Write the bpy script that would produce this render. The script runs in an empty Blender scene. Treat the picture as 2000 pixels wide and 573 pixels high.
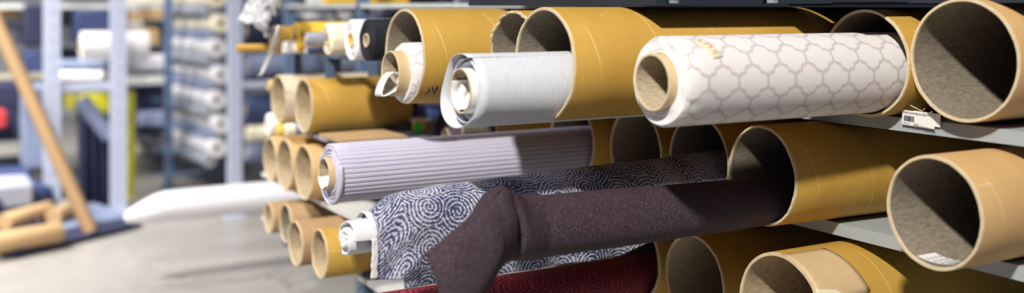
import bpy, math, random
from mathutils import Vector, Matrix, noise
random.seed(7)
PI = math.pi
COL = bpy.context.scene.collection
EYE = 1.30                         # camera height; H below means metres under the eye
TH = math.radians(29.87)
CS, SN = math.cos(TH), math.sin(TH)
F = 2000.0; CX = 1000.0; HY = 15.0

# world: x = t (into the rack), y = s (along the aisle), z up
def q_(px): return (px-CX)/F
def at_t(px, py, t):
    q = q_(px); Z = t/(SN+CS*q); return Vector((t, (CS-SN*q)*Z, EYE-(py-HY)*Z/F))
def at_s(px, py, s):
    q = q_(px); Z = s/(CS-SN*q); return Vector(((SN+CS*q)*Z, s, EYE-(py-HY)*Z/F))
def depth(v): return v.x*SN+v.y*CS

# ---------------------------------------------------------------- materials
class NT:
    def __init__(s, name):
        m = bpy.data.materials.new(name); m.use_nodes = True
        s.m = m; s.t = m.node_tree; s.n = s.t.nodes; s.b = s.n['Principled BSDF']
        s.tc = s.n.new('ShaderNodeTexCoord')
    def link(s, a, b): s.t.links.new(a, b)
    def inp(s, sock, v):
        if isinstance(v, E): s.link(v.o, sock)
        elif hasattr(v, 'is_output'): s.link(v, sock)
        else: sock.default_value = v
    def math(s, op, *a):
        n = s.n.new('ShaderNodeMath'); n.operation = op
        for i, v in enumerate(a): s.inp(n.inputs[i], v)
        return E(s, n.outputs[0])
    def sep(s, vec):
        n = s.n.new('ShaderNodeSeparateXYZ'); s.inp(n.inputs[0], vec)
        return [E(s, n.outputs[i]) for i in range(3)]
    def comb(s, x, y, z):
        n = s.n.new('ShaderNodeCombineXYZ')
        for i, v in enumerate((x, y, z)): s.inp(n.inputs[i], v)
        return n.outputs[0]
    def obj(s): return s.tc.outputs['Object']
    def uv(s): return s.tc.outputs['UV']
    def noise(s, vec=None, scale=5, detail=4, rough=.6, dist=0):
        n = s.n.new('ShaderNodeTexNoise'); s.inp(n.inputs['Vector'], vec if vec is not None else s.obj())
        n.inputs['Scale'].default_value = scale; n.inputs['Detail'].default_value = detail
        n.inputs['Roughness'].default_value = rough; n.inputs['Distortion'].default_value = dist
        return E(s, n.outputs['Fac'])
    def scale(s, vec, k):
        n = s.n.new('ShaderNodeVectorMath'); n.operation = 'MULTIPLY'; s.inp(n.inputs[0], vec); n.inputs[1].default_value = k
        return n.outputs[0]
    def mix(s, f, a, b):
        n = s.n.new('ShaderNodeMix'); n.data_type = 'RGBA'; s.inp(n.inputs[0], f)
        for i, v in ((6, a), (7, b)):
            if isinstance(v, tuple): n.inputs[i].default_value = v+(1,) if len(v) == 3 else v
            else: s.link(v, n.inputs[i])
        return n.outputs[2]
    def ramp(s, f, lo, hi):
        n = s.n.new('ShaderNodeMapRange'); s.inp(n.inputs[0], f); n.inputs[1].default_value = lo; n.inputs[2].default_value = hi
        n.interpolation_type = 'SMOOTHSTEP'
        return E(s, n.outputs[0])
    def bump(s, h, strength=.3, dist=.002):
        n = s.n.new('ShaderNodeBump'); n.inputs['Strength'].default_value = strength; n.inputs['Distance'].default_value = dist
        s.inp(n.inputs['Height'], h); s.link(n.outputs[0], s.b.inputs['Normal'])
    def done(s, col, rough=.7, metal=0, spec=None):
        if isinstance(col, tuple): s.b.inputs['Base Color'].default_value = col+(1,)
        else: s.link(col, s.b.inputs['Base Color'])
        s.inp(s.b.inputs['Roughness'], rough); s.b.inputs['Metallic'].default_value = metal
        if spec is not None: s.b.inputs['Specular IOR Level'].default_value = spec
        return s.m
class E:
    def __init__(s, nt, o): s.nt = nt; s.o = o
    def __add__(a, b): return a.nt.math('ADD', a, b)
    __radd__ = __add__
    def __mul__(a, b): return a.nt.math('MULTIPLY', a, b)
    __rmul__ = __mul__
    def __sub__(a, b): return a.nt.math('SUBTRACT', a, b)
    def __rsub__(a, b): return a.nt.math('SUBTRACT', b, a)
    def f(a, op, *r): return a.nt.math(op, a, *r)

def m_plain(name, col, rough=.6, var=.12, scale=12, metal=0, bump=0):
    n = NT(name); k = n.noise(scale=scale)
    d = tuple(c*(1-var) for c in col); l = tuple(min(1, c*(1+var)) for c in col)
    if bump: n.bump(n.noise(scale=scale*8), bump, .002)
    return n.done(n.mix(k, d, l), rough, metal)

def m_card(name, a, b, seam, pitch=.17):
    n = NT(name); x, y, z = n.sep(n.obj())
    ang = y.f('ARCTAN2', z)*(1/(2*PI))
    ph = (x*(1/pitch)+ang+.37)
    fr = ph.f('FRACT'); d = (fr-.5).f('ABSOLUTE')
    wob = n.noise(scale=9, detail=2)
    line = n.ramp(d, .012, .004)*n.ramp(wob, .42, .58)
    cl = n.noise(scale=3.2, detail=6, rough=.65); fine = n.noise(vec=n.scale(n.obj(), (60, 140, 140)), scale=1.6, detail=5, rough=.75)
    base = n.mix(n.ramp(cl, .3, .7), a, b)
    base = n.mix(fine*.30, base, tuple(c*.45 for c in a))
    base = n.mix(line*.55, base, seam)
    scr = n.noise(vec=n.scale(n.obj(), (3, 40, 40)), scale=1, detail=2, dist=1.5)
    base = n.mix(n.ramp(scr, .70, .74)*.35, base, seam)
    n.bump(fine*.5+fr*.1, .25, .0015)
    return n.done(base, .62, spec=.35)
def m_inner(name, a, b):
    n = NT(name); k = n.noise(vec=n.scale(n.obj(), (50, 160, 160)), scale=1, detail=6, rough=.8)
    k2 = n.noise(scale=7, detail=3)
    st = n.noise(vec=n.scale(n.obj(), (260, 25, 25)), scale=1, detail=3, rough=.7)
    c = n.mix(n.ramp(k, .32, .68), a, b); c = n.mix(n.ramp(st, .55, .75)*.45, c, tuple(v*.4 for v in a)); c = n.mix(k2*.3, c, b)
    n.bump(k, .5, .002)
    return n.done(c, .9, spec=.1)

M = {}
M['card'] = m_card('amber_cardboard', (.46, .262, .038), (.60, .365, .072), (.85, .62, .30))
M['card_tan'] = m_card('tan_cardboard', (.60, .36, .14), (.68, .43, .19), (.85, .66, .42))
M['card_pale'] = m_card('pale_cardboard', (.60, .50, .36), (.68, .58, .43), (.8, .7, .55))
M['card_brown'] = m_card('brown_cardboard', (.36, .225, .105), (.45, .29, .15), (.62, .46, .28))
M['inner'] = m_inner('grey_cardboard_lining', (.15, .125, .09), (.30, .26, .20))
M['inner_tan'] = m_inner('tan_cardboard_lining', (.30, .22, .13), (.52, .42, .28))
M['rim'] = m_plain('cut_cardboard_edge', (.62, .50, .32), .85, .25, 60)
M['core'] = m_card('core_cardboard', (.58, .42, .22), (.68, .51, .29), (.8, .65, .42), .09)
M['core_in'] = m_inner('core_lining', (.28, .22, .14), (.50, .42, .30))
M['white'] = m_plain('white_fabric', (.80, .79, .80), .75, .05, 40, bump=.15)
M['cream'] = m_plain('cream_fabric', (.82, .76, .58), .75, .06, 30)
M['yellow'] = m_plain('yellow_film', (.80, .50, .045), .5, .1, 20)
M['black'] = m_plain('black_fabric', (.006, .007, .013), .8, .2, 20)
M['navy'] = m_plain('navy_fabric', (.030, .045, .13), .6, .3, 14, bump=.3)
M['navy_lit'] = m_plain('rim_lit_navy_fabric', (.06, .10, .27), .55, .25, 14)  # navy raised in tone: blue rim light put into the base colour
M['navy_dark'] = m_plain('dark_navy_fabric', (.012, .016, .05), .75, .3, 10)
M['plum'] = m_plain('plum_fabric', (.075, .04, .065), .85, .35, 90, bump=.5)
M['steel'] = m_plain('grey_painted_steel', (.36, .40, .42), .45, .08, 25)
M['steel_dark'] = m_plain('dark_painted_steel', (.018, .023, .038), .6, .2, 18)
M['steel_blue'] = m_plain('blue_painted_steel', (.10, .16, .27), .45, .12, 30)
M['steel_lilac'] = m_plain('pale_blue_painted_steel', (.45, .49, .62), .45, .06, 12)
M['steel_pale'] = m_plain('pale_painted_steel', (.60, .62, .60), .45, .1, 14)
M['cream_steel'] = m_plain('cream_painted_beam', (.42, .38, .27), .6, .1, 10)
M['brownwood'] = m_plain('brown_timber', (.34, .21, .10), .7, .15, 5)
M['paper'] = m_plain('white_paper', (.82, .80, .78), .6, .03, 60)
M['tape'] = m_plain('masking_tape', (.74, .68, .48), .6, .06, 60)
M['tape_clear'] = m_plain('brown_packing_tape', (.60, .43, .24), .55, .1, 30)
M['ink'] = m_plain('dark_ink', (.02, .02, .045), .6, 0, 10)
M['ink_red'] = m_plain('red_ink', (.55, .07, .05), .6, 0, 10)
M['green'] = m_plain('green_sticker', (.01, .80, .03), .5, .04, 20)
M['wood'] = m_plain('timber', (.50, .30, .13), .6, .2, 8)
M['tanbox'] = m_plain('tan_carton', (.46, .30, .15), .7, .2, 6)
M['greybox'] = m_plain('grey_fabric', (.30, .32, .38), .8, .2, 8)
M['greyroll'] = m_plain('blue_grey_fabric', (.20, .24, .36), .7, .2, 10)
M['yellow_green'] = m_plain('yellow_green_plastic', (.50, .46, .02), .45, .15, 6)
M['red'] = m_plain('red_plastic', (.45, .03, .04), .5, .1, 6)
M['whiteglow'] = m_plain('white_wrap', (.72, .71, .75), .4, .06, 25)
M['fray'] = m_plain('straw_fibre', (.72, .60, .34), .8, .1, 40)

def mk():
    # quatrefoil print
    n = NT('quatrefoil_print_fabric'); x, y, z = n.sep(n.obj())
    X = y.f('ARCTAN2', z)*(6/(2*PI)); Y = x*(1/.077)+.35
    p = (Y-Y.f('ROUND')).f('ABSOLUTE'); h = (X-X.f('ROUND')).f('ABSOLUTE')
    q = (p-.25)*4.0; q2 = q*q; q4 = q2*q2; th = (q*9.0).f('TANH')
    cv = .25-(th*.046+q*.056+q4*q*.048)
    sl = ((1.0-th*th)*.414+.056+q4*.24)*4.0
    d1 = (h-cv).f('ABSOLUTE')*((sl*sl+1.0).f('POWER', -.5))
    d2 = ((p-.5).f('ABSOLUTE')).f('MAXIMUM', h-.10); d3 = p.f('MAXIMUM', .40-h)
    d = d1.f('MINIMUM', d2.f('MINIMUM', d3))
    line = n.ramp(d, .048, .034)
    wv = n.noise(vec=n.scale(n.obj(), (900, 900, 900)), scale=1, detail=2)
    c = n.mix(line, (.76, .735, .72), (.58, .51, .52)); c = n.mix(wv*.12, c, (.5, .45, .45))
    n.bump(wv, .15, .001)
    M['quatre'] = n.done(c, .7)
    # brushed light grey
    n = NT('brushed_light_grey_fabric')
    k = n.noise(vec=n.scale(n.obj(), (420, 45, 45)), scale=1, detail=4, rough=.7)
    k2 = n.noise(scale=6)
    c = n.mix(n.ramp(k, .2, .8), (.50, .52, .57), (.66, .67, .71)); c = n.mix(k2*.15, c, (.45, .47, .52))
    n.bump(k, .2, .001); M['brushed'] = n.done(c, .75)
    # pleated lilac
    n = NT('pleated_lilac_fabric')
    k = n.noise(vec=n.scale(n.obj(), (6, 120, 120)), scale=1, detail=4)
    c = n.mix(k, (.42, .415, .54), (.60, .59, .71)); M['lilac'] = n.done(c, .7)
    # swirl print
    n = NT('navy_swirl_print_fabric')
    wob = n.noise(vec=n.uv(), scale=42, detail=3)
    vo = n.n.new('ShaderNodeTexVoronoi'); vo.voronoi_dimensions = '2D'; vo.inputs['Scale'].default_value = 12.0; vo.inputs['Randomness'].default_value = .55
    n.link(n.uv(), vo.inputs['Vector'])
    sb = n.n.new('ShaderNodeVectorMath'); sb.operation = 'SUBTRACT'
    n.link(n.scale(n.uv(), (1, 1, 0)), sb.inputs[0]); n.link(vo.outputs['Position'], sb.inputs[1])
    dx, dy, dz = n.sep(sb.outputs[0])
    r = (dx*dx+dy*dy).f('SQRT')
    an = dy.f('ARCTAN2', dx)
    sp = (r*(2*PI/.0088)+an+wob*5.0).f('SINE')
    rough = n.noise(vec=n.uv(), scale=330, detail=2, rough=.6)
    mid = n.noise(vec=n.uv(), scale=95, detail=2)
    big = n.noise(vec=n.uv(), scale=9, detail=1)
    f = n.ramp(sp*.32+rough*2.7+mid*1.3+big*1.2-2.60, -.14, .16)
    c = n.mix(f, (.022, .030, .095), (.47, .47, .55)); n.bump(rough, .35, .0015)
    M['swirl'] = n.done(c, .8)
    # aubergine leathery
    n = NT('aubergine_crinkled_fabric')
    vo = n.n.new('ShaderNodeTexVoronoi'); vo.feature = 'DISTANCE_TO_EDGE'; vo.inputs['Scale'].default_value = 1.0; vo.inputs['Randomness'].default_value = 1
    n.link(n.scale(n.uv(), (200, 290, 1)), vo.inputs['Vector'])
    e = n.ramp(E(n, vo.outputs['Distance']), .0, .28)
    k = n.noise(vec=n.uv(), scale=300, detail=3)
    c = n.mix(e*.7+k*.3, (.018, .011, .019), (.115, .070, .092)); n.bump(e+k*.4, .8, .0022)
    M['auber'] = n.done(c, .55, spec=.4)
    # red geometric
    n = NT('crimson_geometric_fabric'); x, y, z = n.sep(n.obj())
    A = y.f('ARCTAN2', z)*.25; Y = x*(1/.10)
    row = A*7.0; par = row.f('FLOOR')
    sh = (Y+(par.f('MODULO', 2.0))*.5)
    dx = (sh-sh.f('ROUND')).f('ABSOLUTE'); dy = (row-par-.5).f('ABSOLUTE')
    hx = (dx*2.0).f('MAXIMUM', dx*1.2+dy)
    rg = (hx*22.0).f('SINE')
    k = n.noise(scale=140, detail=2)
    c = n.mix(n.ramp(rg+k*.8-.4, -.3, .3), (.10, .008, .018), (.30, .028, .052)); n.bump(rg, .25, .0015)
    M['crimson'] = n.done(c, .6)
    # concrete
    n = NT('polished_concrete'); g2 = n.tc.outputs['Object']
    a = n.noise(vec=g2, scale=.8, detail=6, rough=.6); b = n.noise(vec=g2, scale=5, detail=6, rough=.7)
    cr = n.noise(vec=g2, scale=1.1, detail=3, dist=.6); crk = n.ramp((cr-.5).f('ABSOLUTE'), .004, .001)
    c = n.mix(n.ramp(a, .3, .7), (.29, .275, .25), (.40, .375, .335)); c = n.mix(b*.35, c, (.22, .22, .22))
    x, y, z = n.sep(g2)
    j = ((y-3.82).f('ABSOLUTE')).f('MINIMUM', (x+1.9).f('ABSOLUTE')); jl = n.ramp(j, .016, .008)
    c = n.mix(jl*.7, c, (.07, .07, .07)); c = n.mix(crk*.6, c, (.08, .08, .08))
    M['floor'] = n.done(c, n.ramp(b, .2, .9)*.25+.30, spec=.5)
    # plastic film
    n = NT('clear_plastic_film')
    k = n.noise(scale=26, detail=5, dist=1.2); n.bump(k, 1.0, .02)
    n.b.inputs['Alpha'].default_value = .45
    M['film'] = n.done((.90, .89, .92), .22); n.b.inputs['IOR'].default_value = 1.1
mk()

# ---------------------------------------------------------------- mesh helpers
class MB:
    def __init__(s): s.v = []; s.f = []; s.mi = []; s.uv = None; s.smooth = []
    def add(s, vs, fs, mi=0, smooth=False):
        b = len(s.v); s.v += [tuple(v) for v in vs]
        for k, f in enumerate(fs):
            s.f.append(tuple(b+i for i in f)); s.mi.append(mi[k] if isinstance(mi, list) else mi); s.smooth.append(smooth)
    def box(s, a, b, mi=0, bev=0):
        x0, y0, z0 = a; x1, y1, z1 = b
        vs = [(x, y, z) for x in (x0, x1) for y in (y0, y1) for z in (z0, z1)]
        s.add(vs, [(0, 1, 3, 2), (4, 6, 7, 5), (0, 4, 5, 1), (2, 3, 7, 6), (0, 2, 6, 4), (1, 5, 7, 3)], mi)
    def lathe(s, prof, n=96, mis=None, jit=None, oval=0, ph=0):
        vs = []; fs = []; mi = []
        for (x, r) in prof:
            for k in range(n):
                a = 2*PI*k/n
                rr = r*(1+oval*math.cos(2*(a+ph)))
                dx = jit(x, r, a) if jit else 0
                vs.append((x+dx, -rr*math.sin(a), rr*math.cos(a)))
        for i in range(len(prof)-1):
            for k in range(n):
                k2 = (k+1) % n
                fs.append((i*n+k, (i+1)*n+k, (i+1)*n+k2, i*n+k2)); mi.append(mis[i] if mis else 0)
        s.add(vs, fs, mi, True)
    def path(s, pts, r, n=8, mi=0):
        rings = []
        pts = [Vector(p) for p in pts]
        for i, p in enumerate(pts):
            d = (pts[min(i+1, len(pts)-1)]-pts[max(i-1, 0)]).normalized()
            up = Vector((0, 0, 1)) if abs(d.z) < .9 else Vector((1, 0, 0))
            a = d.cross(up).normalized(); b = d.cross(a)
            rr = r[i] if isinstance(r, list) else r
            rings.append([p+a*rr*math.cos(2*PI*k/n)+b*rr*math.sin(2*PI*k/n) for k in range(n)])
        vs = [v for ring in rings for v in ring]; fs = []
        for i in range(len(pts)-1):
            for k in range(n):
                k2 = (k+1) % n; fs.append((i*n+k, i*n+k2, (i+1)*n+k2, (i+1)*n+k))
        fs.append(tuple(range(n-1, -1, -1))); fs.append(tuple((len(pts)-1)*n+k for k in range(n)))
        s.add(vs, fs, mi, True)
    def grid(s, rows, mi=0, uv=None, smooth=True):
        nr, nc = len(rows), len(rows[0])
        vs = [p for r in rows for p in r]
        fs = [(i*nc+j, i*nc+j+1, (i+1)*nc+j+1, (i+1)*nc+j) for i in range(nr-1) for j in range(nc-1)]
        if uv is not None: s.uv = (s.uv or [])+[c for r in uv for c in r]
        s.add(vs, fs, mi, smooth)
    def build(s, name, mats, parent=None, sharp=40):
        me = bpy.data.meshes.new(name); me.from_pydata(s.v, [], s.f)
        for m in (mats if isinstance(mats, (list, tuple)) else [mats]): me.materials.append(m)
        me.polygons.foreach_set('material_index', s.mi); me.polygons.foreach_set('use_smooth', s.smooth)
        if s.uv:
            l = me.uv_layers.new(name='UVMap')
            for lp in me.loops: l.data[lp.index].uv = s.uv[lp.vertex_index]
        me.update()
        try: me.set_sharp_from_angle(angle=math.radians(sharp))
        except Exception: pass
        o = bpy.data.objects.new(name, me); COL.objects.link(o)
        if parent: o.parent = parent
        return o
def tag(o, label=None, cat=None, group=None, kind=None):
    if label: o['label'] = label
    if cat: o['category'] = cat
    if group: o['group'] = group
    if kind: o['kind'] = kind
    return o
def thing(name, loc, label, cat, group=None):
    o = bpy.data.objects.new(name, None); o.empty_display_size = .05; COL.objects.link(o); o.location = loc
    return tag(o, label, cat, group)
def struct(o): o['kind'] = 'structure'; return o
def bevel(o, w, seg=2):
    m = o.modifiers.new('bevel', 'BEVEL'); m.width = w; m.segments = seg; m.limit_method = 'ANGLE'; return o

def rimjit(seed, amp):
    def f(x, r, a):
        if x > .004: return 0
        return amp*(noise.noise(Vector((math.cos(a)*3+seed, math.sin(a)*3, seed*.7)))+.5*noise.noise(Vector((math.cos(a)*14+seed, math.sin(a)*14, r*60))))
    return f
# hollow cardboard tube; p = centre of the mouth, axis along +x
def tube(p, R, L, label, group=None, mat='card', inner='inner', rim='rim', th=.0075, yaw=0, pitch=0, name='cardboard_tube', seed=0, amp=.002, n=112, parent=None, oval=.006):
    mb = MB(); e = .0012
    prof = [(L, R), (L*.5, R), (.10, R), (.004, R), (0, R-e), (0, R-th+e), (.004, R-th), (.10, R-th), (L*.5, R-th), (L, R-th), (L, R)]
    mb.lathe(prof, n, [0, 0, 0, 2, 2, 2, 1, 1, 1, 2], rimjit(seed or random.random()*50, amp), oval, random.random()*3)
    o = mb.build(name, [M[mat], M[inner], M[rim]], parent)
    o.location = p
    o.rotation_euler = (0, math.radians(pitch), math.radians(yaw))
    if not parent: tag(o, label, 'tube', group)
    return o
# rolled fabric: Empty + fabric + core
def roll(p, R, L, label, mat, Rc=.03, cp=.015, cth=.004, group=None, core='core', corein='core_in', endmat=None, name='fabric_roll', cat='fabric roll', yaw=0, pitch=0, rib=0, n=128, step=.005, ripple=.003, spiral=True, parts=True, roundr=.003):
    root = thing(name, Vector(p)-Vector((0, 0, R)), label, cat, group)
    root.rotation_euler = (0, math.radians(pitch), math.radians(yaw))
    mb = MB(); prof = [(L, Rc), (L, R), (L*.66, R), (L*.33, R), (.05, R), (roundr, R), (.0006, R-roundr*.7)]; mis = [1, 0, 0, 0, 0, 0]
    r = R-roundr; k = 0
    while r > Rc+step:
        r -= step*random.uniform(.7, 1.3); k += 1
        x = (ripple*random.uniform(.5, 1.2) if k % 2 else -ripple*random.uniform(0, .8))
        if r <= Rc+.001: break
        prof.append((x, r)); mis.append(1)
    prof.append((0.001, Rc)); mis.append(1)
    seed = random.random()*40
    if rib:
        n = rib*8
    vs = []; fs = []; mi = []
    for (x, rr) in prof:
        for j in range(n):
            a = 2*PI*j/n
            r2 = rr
            if rib and rr > R-.004:
                f = (a*rib/(2*PI)) % 1.0
                r2 = rr+.0030*(abs(math.sin(PI*f))**.38)-.0022
            if not rib and rr > R*.98: r2 = rr*(1+.006*noise.noise(Vector((math.cos(a)*1.5, math.sin(a)*1.5, x*4+seed))))
            dx = .003*noise.noise(Vector((math.cos(a)*2+seed, math.sin(a)*2, rr*70))) if x < .02 else 0
            vs.append((x+dx, -r2*math.sin(a), r2*math.cos(a)))
    for i in range(len(prof)-1):
        for j in range(n):
            j2 = (j+1) % n; fs.append((i*n+j, (i+1)*n+j, (i+1)*n+j2, i*n+j2)); mi.append(mis[i])
    mb.add(vs, fs, mi, True)
    fo = mb.build('fabric', [M[mat], M[endmat or mat]], root); fo.location = (0, 0, R)
    if parts:
        cL = min(L, .6)
        c = MB(); e = .0008
        c.lathe([(cL, Rc-.0005), (-cp+.003, Rc-.0005), (-cp, Rc-e), (-cp, Rc-cth+e), (-cp+.002, Rc-cth), (cL*.5, Rc-cth), (cL, Rc-cth)], 72, [0, 2, 2, 2, 1, 1], None)
        co = c.build('core', [M[core], M[corein], M['rim']], root); co.location = (0, 0, R)
    return root
def cyl_patch(name, mat, parent, R, pts2, loc=(0, 0, 0), seg=10, th=.0006):
    # quad patch on a cylinder: pts2 = four (x, angle) corners
    mb = MB(); rows = []; rows2 = []
    for i in range(seg+1):
        a = []; b = []
        for j in range(seg+1):
            u = i/seg; v = j/seg
            x = (1-u)*((1-v)*pts2[0][0]+v*pts2[1][0])+u*((1-v)*pts2[3][0]+v*pts2[2][0])
            an = (1-u)*((1-v)*pts2[0][1]+v*pts2[1][1])+u*((1-v)*pts2[3][1]+v*pts2[2][1])
            a.append((x, -(R+th)*math.sin(an), (R+th)*math.cos(an)))
        rows.append(a)
    mb.grid(rows); o = mb.build(name, M[mat], parent); o.location = loc
    s = o.modifiers.new('thickness', 'SOLIDIFY'); s.thickness = .0004; s.offset = 0
    return o
def cyl_strokes(name, mat, parent, R, strokes, w, loc=(0, 0, 0)):
    mb = MB()
    for st in strokes:
        pts = []
        for i in range(len(st)-1):
            for k in range(4):
                f = k/4; pts.append((st[i][0]*(1-f)+st[i+1][0]*f, st[i][1]*(1-f)+st[i+1][1]*f))
        pts.append(st[-1])
        mb.path([(x, -(R+.0008)*math.sin(a), (R+.0008)*math.cos(a)) for x, a in pts], w, 6)
    o = mb.build(name, M[mat], parent); o.location = loc; return o
def text_mesh(name, body, size, mat, parent, mtx, ext=.0003, sx=1):
    cu = bpy.data.curves.new(name, 'FONT'); cu.body = body; cu.size = size; cu.extrude = ext
    t = bpy.data.objects.new(name+'_src', cu); COL.objects.link(t)
    dg = bpy.context.evaluated_depsgraph_get(); me = bpy.data.meshes.new_from_object(t.evaluated_get(dg))
    bpy.data.objects.remove(t); me.materials.clear(); me.materials.append(M[mat])
    o = bpy.data.objects.new(name, me); COL.objects.link(o); o.parent = parent; o.matrix_local = mtx@Matrix.Diagonal((sx, 1, 1, 1))
    return o

# ---------------------------------------------------------------- setting
mb = MB(); mb.add([(-9, -4, 0), (9, -4, 0), (9, 15, 0), (-9, 15, 0)], [(0, 1, 2, 3)]); struct(mb.build('floor', M['floor']))
mb = MB(); mb.box((3.4, .2, 0), (3.5, 8.0, 3.4)); struct(mb.build('unlit_depth_panel', M['steel_dark']))  # dark panel standing in for unlit racks behind, not a real wall
M['wall'] = m_plain('grey_painted_wall', (.30, .31, .34), .8, .08, 3)
mb = MB(); mb.box((-9, 13.0, 0), (9, 13.1, 3.6)); struct(mb.build('wall_back', M['wall']))

# ---------------------------------------------------------------- right-hand rack
def zH(H): return EYE-H
def shelf_board(parent, x0, x1, y0, y1, top, lip=.03, mat='steel', name='shelf'):
    mb = MB(); z = zH(top)
    mb.box((x0, y0, z-.004), (x1, y1, z))
    mb.box((x0, y0, z-lip), (x0+.003, y1, z-.004))
    mb.box((x0+.003, y0, z-lip), (x0+.018, y1, z-lip+.003))
    mb.box((x1-.003, y0, z-lip), (x1, y1, z-.004))
    for k in range(int((y1-y0)/.45)):
        yy = y0+.2+k*.45; mb.box((x0+.018, yy, z-lip+.004), (x1-.003, yy+.02, z-.004))
    return mb.build(name, M[mat], parent)
def upright(parent, x, y, z0, z1, w=.04, d=.04, mat='steel_blue', face=(0, -1)):
    # perforated channel post
    mb = MB(); t = .003
    mb.box((x, y-w/2, z0), (x+t, y-w/2+w*.33, z1)); mb.box((x, y+w/2-w*.33, z0), (x+t, y+w/2, z1))
    z = z0
    while z < z1:
        mb.box((x, y-w/2+w*.33, z), (x+t, y+w/2-w*.33, min(z+.013, z1))); z += .025
    mb.box((x+t, y-w/2, z0), (x+d, y-w/2+t, z1)); mb.box((x+t, y+w/2-t, z0), (x+d, y+w/2, z1))
    return mb.build('post', M[mat], parent)

rr = thing('shelving_rack', (1.9, 2.3, 0), 'dark steel shelving rack on the right whose grey shelves carry the big tubes', 'rack')
rr_items = []
def inrack(root, o):
    o.matrix_parent_inverse = Matrix.Translation(root.location).inverted(); return o
for top in (.247, .517, .832):
    inrack(rr, shelf_board(rr, 1.90, 2.85, .75, 3.95 if top < .8 else 2.52, top))
inrack(rr, shelf_board(rr, 1.90, 2.85, .75, 3.2, -.045, .035, 'steel_dark'))
for yy in (.75, 3.98):
    for xx in (1.93, 2.80): inrack(rr, upright(rr, xx, yy, 0, 2.2, mat='steel_dark'))
mb = MB(); mb.box((1.36, 1.75, zH(-.005)), (1.89, 2.62, zH(-.009))); mb.box((1.36, 1.75, zH(-.009)), (1.363, 2.62, zH(-.045)))
inrack(rr, mb.build('shelf', M['steel_dark'], rr))
mb = MB(); mb.box((1.74, 1.53, zH(-.018)), (1.89, 1.75, zH(-.022))); mb.box((1.74, 1.53, zH(-.022)), (1.743, 1.75, zH(-.05)))  # short piece added and sized for the shade it throws on the tube
inrack(rr, mb.build('shelf', M['steel_dark'], rr))
# brackets under the top board
for yy, dz in ((3.0, .02), (2.35, .022), (1.95, .018)):
    mb = MB(); mb.box((1.885, yy-.012, zH(-.012)), (1.899, yy+.012, zH(-.05)))
    mb.box((1.875, yy-.022, zH(-.03)), (1.885, yy+.022, zH(-.045)))
    o = mb.build('bracket', M['steel'], rr); inrack(rr, o); o['label'] = 'pale steel bracket on the dark shelf edge'

G1 = 'wide cardboard tubes on the right rack'
# top row
tube(at_t(1879, 118, 1.86).xyz, .129, 1.0, 'blurred tan tube at the top right corner, its mouth empty', G1, 'card_tan', 'inner', seed=3)
pR2 = Vector((1.854, 1.619, zH(.126)))
tube(pR2, .1225, 1.0, 'shaded tube the large white quatrefoil roll slides into', G1, 'card', 'inner', seed=5)
tube(Vector((1.163, 1.89, zH(.1225))), .1245, 1.6, 'long amber tube in the top row with the light grey roll in its mouth', G1, 'card', 'inner', seed=9)
tube(Vector((1.25, 2.172, zH(.132))), .1245, 1.4, 'amber tube with a torn frayed rim, half hidden behind the light grey roll', G1, 'card', 'inner', seed=13, amp=.012)
r5 = tube(Vector((1.086, 2.459, zH(.127))), .125, 1.5, 'amber tube marked by pen at top centre with a quatrefoil roll in its mouth', G1, 'card', 'inner', seed=17)
# pen mark on that tube
cyl_strokes('pen_mark', 'ink', r5, .125, [[(.026, 2.24), (.031, 2.34), (.024, 2.42)], [(.034, 2.20), (.040, 2.32), (.052, 2.28)], [(.048, 2.18), (.047, 2.42)]], .0018)
# middle row
tube(Vector((1.715, 1.805, zH(.397))), .119, 1.1, 'amber tube holding the aubergine roll in the middle row', G1, 'card', 'inner', seed=21, yaw=-3)
tube(Vector((1.73, 2.05, zH(.397))), .119, 1.1, 'tube in deep shade that the navy swirl fabric comes out of', G1, 'card', 'inner', seed=23)
tube(Vector((1.713, 2.298, zH(.397))), .119, 1.1, 'empty shaded tube left of the one holding the navy swirl fabric', G1, 'card', 'inner', seed=25)
tube(Vector((1.668, 2.55, zH(.397))), .119, 1.1, 'shaded tube that the pleated lilac roll comes out of', G1, 'card', 'inner', seed=27)
tube(Vector((1.50, 2.82, zH(.397))), .119, 1.2, 'shaded tube glimpsed between the light grey roll and the lilac roll', G1, 'card', 'inner', seed=29)
r8 = tube(Vector((1.725, 1.338, zH(.405))), .1125, 1.1, 'blurred tan tube at lower right with a white sticker inside its mouth', G1, 'card_tan', 'inner', seed=31)
# sticker inside, at the bottom
mb = MB(); rows = []
for i in range(9):
    row = []
    for j in range(13):
        a = PI+.42-.85*j/12; x = .012+.055*i/8+.03*(j/12-.2)
        row.append((x, -.1035*math.sin(a), .1035*math.cos(a)))
    rows.append(row)
mb.grid(rows); o = mb.build('sticker', M['paper'], r8); o['label'] = 'white printed sticker'
mb = MB()
for k in range(4):
    for j in range(5):
        a = PI+.30-.13*j; x = .022+.012*k+.03*((.42-a+PI)/.85-.2)
        for dd in range(1):
            mb.path([(x, -.1028*math.sin(a), .1028*math.cos(a)), (x+.003, -.1028*math.sin(a-.07), .1028*math.cos(a-.07))], .0008, 5)
mb.build('sticker_print', M['ink'], o)
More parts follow.
